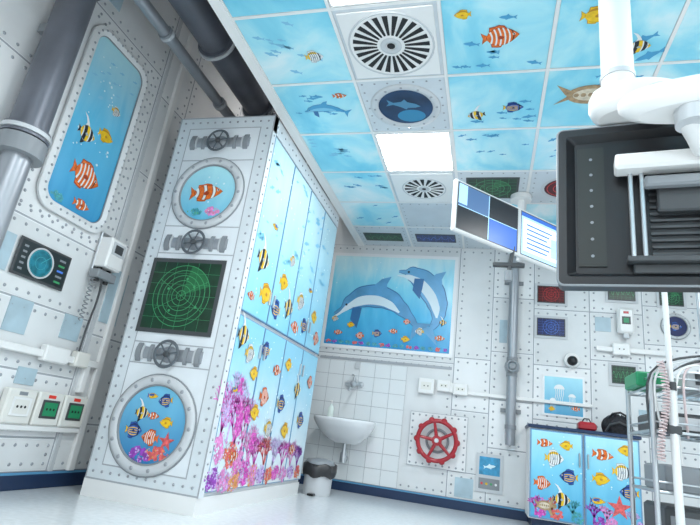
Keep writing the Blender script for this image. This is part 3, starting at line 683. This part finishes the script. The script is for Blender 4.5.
b.sph((px, 1.44, .075), .065, M_PIPEL, (1.2, 1.3, .9)); b.cyl((px, 1.44, .1), (px, 1.44, .15), .03, M_GREY); b.torus((px, 1.44, .155), (0, 0, 1), .055, .01, M_GREY)
b.tube([(px, .80, .066), (px, .74, .066), (px, .70, .062), (px, .67, .06)], .048, M_PIPEL, 20)
b.box(px-.1, px+.1, 2.35, 2.39, .011, .03, M_GREY); b.box(px-.1, px+.1, .98, 1.02, .011, .03, M_GREY); b.done()
b = MB('control_panel_mural', FB()); b.box(-.08, .18, .2, .56, .011, .014, M_LGREY); b.rect(-.05, .15, .36, .53, mat('panel_blue', (.05, .32, .55), .3, var=.3, scale=20), .0145)
sil(b, .05, .44, .12, 10, M_BUB, .016); b.rect(-.05, .15, .23, .33, M_GREY, .0145)
for k in range(4): b.disc(-.02+k*.045, .28, .012, (M_RADRL, M_Y, M_RADGL, M_WHITE)[k], .0155, 10)
b.done()
for nm, r, bg, fg, ci in (('radar_screen_mural', (.49, .75, 2.18, 2.35), M_RADR, M_RADRL, True), ('radar_screen_mural', (.49, .75, 1.82, 1.99), M_RADB, M_RADBL, True), ('radar_screen_mural', (1.19, 1.43, 2.25, 2.41), M_RADG, M_RADGL, False), ('radar_screen_mural', (1.20, 1.40, 1.39, 1.55), M_RADG, M_RADGL, False), ('radar_screen_mural', (1.67, 1.87, 2.22, 2.38), M_RADG, M_RADGL, True)):
    b = MB(nm, FB()); f = .035
    b.box(r[0]-f, r[1]+f, r[2]-f, r[3]+f, .011, .014, M_LGREY); radar(b, *r, bg, fg, .018, ci, 3); b.done()
b = MB('porthole_mural', FB()); porthole(b, 1.79, 2.0, .13, M_RADB, .011, 8); fish(b, 1.79, 2.0, .11, 'angel', 0, 1, .015); b.done()
b = MB('jellyfish_mural', FB()); b.box(.54, .94, 1.0, 1.41, .011, .0135, M_SEAM2)
b.rect(.56, .92, 1.02, 1.39, water('jelly_sea', [(0., (.08, .38, .63)), (1., (.42, .80, .92))], 1.0, 1.4, rays=.3), .014)
for (x, z, s) in ((.70, 1.27, .05), (.82, 1.20, .035), (.64, 1.15, .03)):
    b.poly([(x+s*cos(t), z+s*.9*sin(t)) for t in [pi*i/12 for i in range(13)]], M_W, .015)
    for k in range(5): spine(b, [(x-s*.7+k*s*.35, z), (x-s*.6+k*s*.35, z-s), (x-s*.8+k*s*.35, z-2*s), (x-s*.6+k*s*.35, z-3*s)], [s*.06, s*.05, s*.02], M_W, .015, 3)
fish(b, .85, 1.09, .08, 'clown', 0, -1, .016); fish(b, .63, 1.07, .06, 'tang', 0, 1, .016); b.done()
b = MB('dome_security_camera', FB()); b.cyl((.82, 1.57, .011), (.82, 1.57, .06), .078, M_WHITE, 28, .070)
b.loft([[(.82+q*cos(2*pi*i/24), 1.56+q*sin(2*pi*i/24), z) for i in range(24)] for q, z in ((.050, .06), (.048, .08), (.038, .10), (.018, .113), (.004, .116))], M_BLACK); b.done()
b = MB('sanitizer_dispenser', FB()); b.box(1.25, 1.40, 1.88, 2.14, .011, .10, M_WHITE, .02); b.rect(1.285, 1.365, 1.97, 2.05, M_DGREY, .1005); b.rect(1.30, 1.35, 1.985, 2.035, M_SGRN, .1015)
b.box(1.30, 1.35, 1.83, 1.89, .03, .08, M_LGREY, .006); b.rect(1.30, 1.35, 2.08, 2.105, M_RED, .1005); b.done()

# ---------------- low cabinet right
M_LKS = water('locker_sea_print', [(0., (.08, .40, .68)), (.5, (.22, .64, .85)), (1., (.48, .84, .95))], .1, .9, rays=.25, rscale=(2., 2., .7))
lk = bpy.data.objects.new('painted_base_cabinet', None); sc.collection.objects.link(lk)
b = MB('body'); b.box(.39, 1.30, 5.22, 5.64, .08, .845, M_WHITE); b.box(.42, 1.27, 5.26, 5.62, 0, .08, M_NAVY); b.box(.375, 1.315, 5.19, 5.645, .845, .875, M_NAVY, .005); b.done(lk)
b = MB('doors', FB(5.22))
for x0, x1 in ((.395, .84), (.85, 1.295)):
    b.box(x0, x1, .09, .835, .001, .02, M_TRIMB, .003); b.rect(x0+.012, x1-.012, .102, .823, M_LKS, .0206)
for s in (.81, .88): b.box(s-.006, s+.006, .55, .67, .02, .04, M_CHROME, .003)
w = .0215
for x, m, mh in ((.45, M_MAG, M_LIL), (.58, M_COR, M_ORC), (.75, M_TEAL, M_GRN), (.92, M_PUR, M_PINK), (1.02, M_PINK, M_LIL), (1.22, M_LIL, M_PUR)): branch(b, x, .11, pi/2, .06, .012, 3, m, w, rd); softcoral(b, x+.04, .14, .045, m, mh, w+.0006, rd, .8, 12)
for (x, z, L, k, an, f) in ((.60, .60, .16, 'butter', 0, 1), (.72, .46, .15, 'angel', 0, -1), (.52, .72, .13, 'clown', 0, 1), (.50, .38, .14, 'stripe', 0, 1), (.70, .72, .11, 'tang', 0, -1), (.66, .27, .14, 'idol', 0, 1), (1.0, .68, .17, 'clown', -5, 1), (1.18, .74, .12, 'tang', 0, -1), (1.15, .56, .16, 'butter', 0, 1), (.98, .48, .14, 'tang', 0, 1), (1.2, .40, .15, 'angel', 0, -1), (.95, .30, .12, 'small', 0, 1)):
    fish(b, x, z, L, k, an, f, w+.0022)
star(b, 1.12, .27, .10, M_COR, w+.0022); turtle(b, .52, .2, .18, w+.0020)
bubbles(b, .42, 1.27, .4, .8, 30, w, rd, .008); b.done(lk)
def lump(name, c, dims, m, seed):
    b = MB(name); n = 22; rings = []
    for j in range(9):
        t = j/8; z = c[2]+dims[2]*t; q = (1-abs(t*2-.75)**2.6*.35) if t < .95 else .25
        if j == 0: q = .9
        rings.append([(c[0]+dims[0]*q*cos(2*pi*i/n)*(1+.07*sin(3*i*.9+seed+j*.6)), c[1]+dims[1]*q*sin(2*pi*i/n)*(1+.07*cos(2*i+seed)), z+(.015*sin(i*1.1+seed) if j > 1 else 0)) for i in range(n)])
    b.loft(rings, m); return b
b = lump('black_shoulder_bag', (1.17, 5.40, .876), (.13, .12, .17), mat('black_fabric', (.02, .02, .025), .8, var=.4, scale=60, bump=.2), 2)
b.tube([(1.08, 5.38, 1.0), (1.12, 5.33, 1.055), (1.18, 5.32, 1.07), (1.23, 5.34, 1.05), (1.26, 5.38, 1.0)], .01, M_BLACK)
b.tube([(1.05, 5.30, .89), (1.08, 5.27, .95), (1.16, 5.26, .98), (1.25, 5.27, .94), (1.28, 5.30, .89)], .009, M_DGREY); b.done()
b = MB('red_first_aid_pouch'); b.box(.82, .98, 5.30, 5.42, .8755, .955, M_RED, .02); b.tube([(.86, 5.36, .95), (.88, 5.36, .985), (.92, 5.36, .985), (.94, 5.36, .95)], .006, M_BLACK); b.box(.819, .981, 5.35, 5.365, .9, .935, M_BLACK); b.done()

# ================================================================== CEILING-HUNG PAIR OF MONITORS
def frame_at(o, ang):
    return Matrix.Translation(o) @ Matrix.Rotation(ang, 4, 'Z') @ FB(0)
mon = bpy.data.objects.new('ceiling_monitor_pair', None); sc.collection.objects.link(mon)
M_SB = mat('screen_black', (.008, .010, .016), .3, emit=.3); M_SBL = mat('screen_blue', (.03, .11, .42), .3, emit=.8); M_SG = mat('screen_grey', (.06, .12, .24), .3, emit=.8); M_SLT = mat('screen_light', (.36, .58, .78), .3, emit=.8)
M_SL2 = mat('screen_white', (.66, .78, .88), .3, emit=.8)
M_BEZ = mat('bezel_dark', (.05, .055, .06), .35)
for nm, o, quad in (('left_display', (-.045, 3.74, 2.285), True), ('right_display', (.395, 4.195, 2.285), False)):
    b = MB(nm, frame_at(o, radians(46)))
    hw = .345 if quad else .285
    b.box(-hw, hw, -.21, .21, -.045, .0, M_WHITE, .010)
    b.rect(-hw+.016, hw-.016, -.192, .192, M_BEZ, .0005)
    if quad:
        b.rect(-.318, 0, 0, .184, M_SG, .001); b.rect(0, .318, 0, .184, M_SB, .001); b.rect(-.318, 0, -.184, 0, M_SB, .001); b.rect(0, .318, -.184, 0, M_SBL, .001)
        b.rect(-.318, -.23, .02, .184, M_SLT, .0015)
        b.rect(-.004, .004, -.184, .184, M_SLT, .0018); b.rect(-.318, .318, -.003, .003, M_SLT, .0018)
    else:
        b.rect(-.262, .262, -.184, .184, M_SLT, .001)
        b.rect(-.24, .24, -.15, .13, M_SL2, .0015); b.rect(-.262, .262, .15, .184, M_SBL, .0015)
        for k in range(6): b.rect(-.2, .05+.03*(k % 3), -.12+k*.04, -.108+k*.04, M_SBL, .002)
        b.rect(.1, .22, -.12, .05, M_SLT, .002)
    b.box(-.08, .08, -.08, .08, -.08, -.045, M_GREY, .005)
    b.done(mon)
b = MB('suspension_arm')
b.cyl((.22, 4.32, 2.765), (.22, 4.32, 2.15), .028, M_WHITE, 20); b.cyl((.22, 4.32, 2.765), (.22, 4.32, 2.72), .09, M_WHITE, 28)
b.tube([(-.07, 3.80, 2.25), (.0, 4.05, 2.25), (.22, 4.32, 2.25)], .022, M_GREY); b.tube([(.36, 4.24, 2.25), (.31, 4.30, 2.25), (.22, 4.32, 2.25)], .022, M_GREY)
b.cyl((.22, 4.32, 2.18), (.22, 4.32, 2.32), .045, M_GREY)
b.tube([(.16, 3.98, 2.25), (.15, 3.96, 2.1), (.13, 3.94, 1.98), (.12, 3.93, 1.88)], .016, M_DGREY); b.box(.0, .24, 3.92, 3.96, 1.955, 1.99, M_DGREY, .006)
b.cyl((.12, 3.93, 1.92), (.12, 3.93, 1.84), .03, M_GREY, 16)
b.done(mon)

# ================================================================== BIG MONITOR ON WHITE ARM
big = bpy.data.objects.new('ceiling_mounted_exam_monitor', None); sc.collection.objects.link(big)
b = MB('monitor_housing', frame_at((.66, 1.78, 1.475), radians(-8)))
hw, hh = .44, .315
O = rr(-hw, hw, -hh, hh, .02, 4); I = rr(-hw+.03, hw-.03, -hh+.03, hh-.03, .012, 4); I2 = rr(-hw+.06, hw-.06, -hh+.05, hh-.05, .012, 4)
M_SH = mat('monitor_shell', (.012, .013, .016), .35)
b.loft([[(p[0], p[1], -.075) for p in O], [(p[0], p[1], -.01) for p in O], [(p[0]*.995, p[1]*.995, 0) for p in O], [(p[0], p[1], 0) for p in I], [(p[0], p[1], -.03) for p in I2]], M_SH, True, True, smooth=False)
b.tube([(p[0], p[1], -.004) for p in O], .005, M_GREY, 6, closed=True)
for k in range(16):
    z = -.2+k*.025; b.box(-.14, .3, z, z+.009, -.03, -.022, M_DGREY)
b.box(-.37, -.28, -.24, .24, -.03, -.024, mat('port_strip', (.02, .024, .022), .4))
for k in range(7): b.disc(-.325, -.2+k*.065, .006, M_GREY, -.0235, 8)
b.box(-.2, .38, -.27, -.235, -.03, -.01, M_DGREY, .004)
b.done(big)
b = MB('mounting_bracket', frame_at((.66, 1.78, 1.475), radians(-8)))
b.box(-.12, .22, -.05, .09, -.02, .012, M_DGREY, .006)
for u in (-.20, -.165, .02, .20, .235):
    b.box(u-.007, u+.007, -.22, .12, -.005, .02, M_CHROME, .003)
b.box(-.25, .30, .095, .155, -.005, .07, M_WHITE, .010); b.box(-.22, .26, -.235, -.215, -.02, .02, M_DGREY, .003)
b.box(-.16, .21, .03, .07, .012, .05, M_GREY, .008)
b.done(big)
b = MB('arm')
b.cyl((.45, 1.86, 2.765), (.45, 1.86, 1.94), .06, M_WHITE, 28); b.cyl((.45, 1.86, 2.765), (.45, 1.86, 2.70), .15, M_WHITE, 32)
b.cyl((.45, 1.86, 2.03), (.45, 1.86, 2.05), .064, M_LGREY, 28)
def pod(b, c, a, bb, h, ang, m):
    R = []
    for z, q in ((-.5, .80), (-.42, .92), (-.2, 1.), (.15, 1.), (.38, .93), (.5, .75)):
        R.append([(c[0]+(a*q*cos(t)*cos(ang)-bb*q*sin(t)*sin(ang)), c[1]+(a*q*cos(t)*sin(ang)+bb*q*sin(t)*cos(ang)), c[2]+h*z) for t in [2*pi*i/36 for i in range(36)]])
    b.loft(R, m)
pod(b, (.50, 1.80, 1.87), .17, .10, .13, 0, M_WHITE)
pod(b, (.68, 1.60, 1.745), .29, .085, .10, radians(-8), M_WHITE)
b.cyl((.54, 1.70, 1.76), (.54, 1.70, 1.85), .055, M_LGREY, 24)
b.cyl((.60, 1.60, 1.64), (.60, 1.60, 1.72), .05, M_LGREY, 24)
b.tube([(.58, 1.60, 1.70), (.60, 1.62, 1.66), (.63, 1.65, 1.63), (.66, 1.69, 1.605)], .035, M_WHITE, 14)
b.tube([(.88, 1.57, 1.73), (.86, 1.60, 1.67), (.80, 1.65, 1.63), (.74, 1.69, 1.605)], .03, M_WHITE, 14)
b.done(big)

# ================================================================== TROLLEY (right edge)
b = MB('medical_equipment_trolley')
x0, x1, y0, y1 = .80, 1.42, 2.95, 3.40
for x in (x0, x1):
    for y in (y0, y1):
        b.cyl((x, y, .09), (x, y, 1.06), .013, M_CHROME, 14); b.cyl((x, y, .10), (x, y, .06), .018, M_DGREY, 12)
        b.cyl((x-.012, y, .035), (x+.012, y, .035), .035, M_BLACK, 20)
for z in (.16, .50, .78, 1.0):
    b.tube([(x0, y0, z), (x1, y0, z), (x1, y1, z), (x0, y1, z), (x0, y0, z)], .008, M_CHROME, 8)
    for k in range(1, 12): b.cyl((x0+(x1-x0)*k/12, y0, z), (x0+(x1-x0)*k/12, y1, z), .0035, M_CHROME, 6)
    b.tube([(x0, y0, z+.045), (x1, y0, z+.045), (x1, y1, z+.045), (x0, y1, z+.045), (x0, y0, z+.045)], .005, M_CHROME, 8)
b.box(x0+.04, x1-.04, y0+.03, y1-.04, .165, .44, M_DGREY, .015); b.box(x0+.06, x1-.06, y0+.024, y0+.03, .20, .28, M_GREY, .002); b.box(x0+.06, x1-.06, y0+.024, y0+.03, .31, .40, M_GREY, .002)
b.box(x0+.05, x0+.35, y0+.03, y1-.05, .505, .63, M_GREY, .01); b.box(x0+.38, x1-.04, y0+.05, y1-.05, .505, .70, M_DGREY, .01)
b.box(x0+.03, x1-.1, y0+.03, y1-.05, .785, .88, M_DGREY, .01); b.box(x0+.09, x0+.3, y0+.026, y0+.03, .80, .86, M_LGREY)
b.box(x0+.18, x1-.02, y0+.05, y1-.1, 1.008, 1.10, M_LGREY, .012); b.box(x0+.22, x1-.06, y0+.046, y0+.05, 1.03, 1.085, M_DGREY)
b.box(x0-.04, x0+.14, y0+.1, y1-.1, 1.008, 1.085, M_SGRN, .008)
px, py = .885, 2.925; M_PW = mat('pole_white', (.85, .86, .86), .3)
b.cyl((px, py, .12), (px, py, 1.60), .014, M_PW, 14); b.cyl((px, py, .12), (px, py, 1.0), .019, M_PW, 14); b.cyl((px, py, .98), (px, py, 1.02), .024, M_DGREY, 14)
for z in (.17, .79): b.box(px-.03, px+.03, py-.02, y0+.01, z-.02, z+.02, M_DGREY, .004)
b.cyl((1.04, py, .50), (1.04, py, 1.56), .010, M_CHROME, 12); b.cyl((px, py, 1.52), (1.04, py, 1.52), .008, M_CHROME, 10)
for s in (-1, 1): b.tube([(px, py, 1.59), (px+s*.06, py, 1.60), (px+s*.10, py, 1.61), (px+s*.11, py, 1.64)], .006, M_CHROME, 8)
cm = mat('cable_rose', (.70, .56, .56), .45)
P = []
for i in range(260):
    t = i/259; P.append((.835+.02*sin(t*5)+.015*cos(i*.75), 2.90+.015*sin(i*.75), 1.12-.48*t))
b.tube(P, .004, cm, 6)
rt = random.Random(11)
for k in range(7):
    xa, xb = x0+rt.uniform(0, .2), x0+rt.uniform(.3, .6); zt = rt.uniform(1.11, 1.18); m = (M_LGREY, M_DGREY, M_WHITE, cm)[k % 4]
    b.tube(cat([(xa, y0-.01+.01*k, .88-.04*k), (xa-.01, y0-.02, 1.06), ((xa+xb)/2, y0+.0, zt), (xb, y0+.03, 1.13), (xb+.02, y0+.05, 1.10)], 6), .006, m, 8)
b.done()

# ================================================================== CAMERA
F = Vector((-.2694, .9097, .3163)).normalized(); R = Vector((.9625, .2407, .1274)); R = (R-F*R.dot(F)).normalized(); U = R.cross(F)
cd = bpy.data.cameras.new('camera'); cam = bpy.data.objects.new('camera', cd); sc.collection.objects.link(cam)
cd.sensor_width = 36; cd.lens = 36*510/700; cd.clip_start = .05
cam.matrix_world = Matrix(((R.x, U.x, -F.x, 0), (R.y, U.y, -F.y, 0), (R.z, U.z, -F.z, .57), (0, 0, 0, 1)))
sc.camera = cam
wd = bpy.data.worlds.new('world'); sc.world = wd; wd.use_nodes = True
wd.node_tree.nodes['Background'].inputs[0].default_value = (.8, .9, 1, 1); wd.node_tree.nodes['Background'].inputs[1].default_value = .4
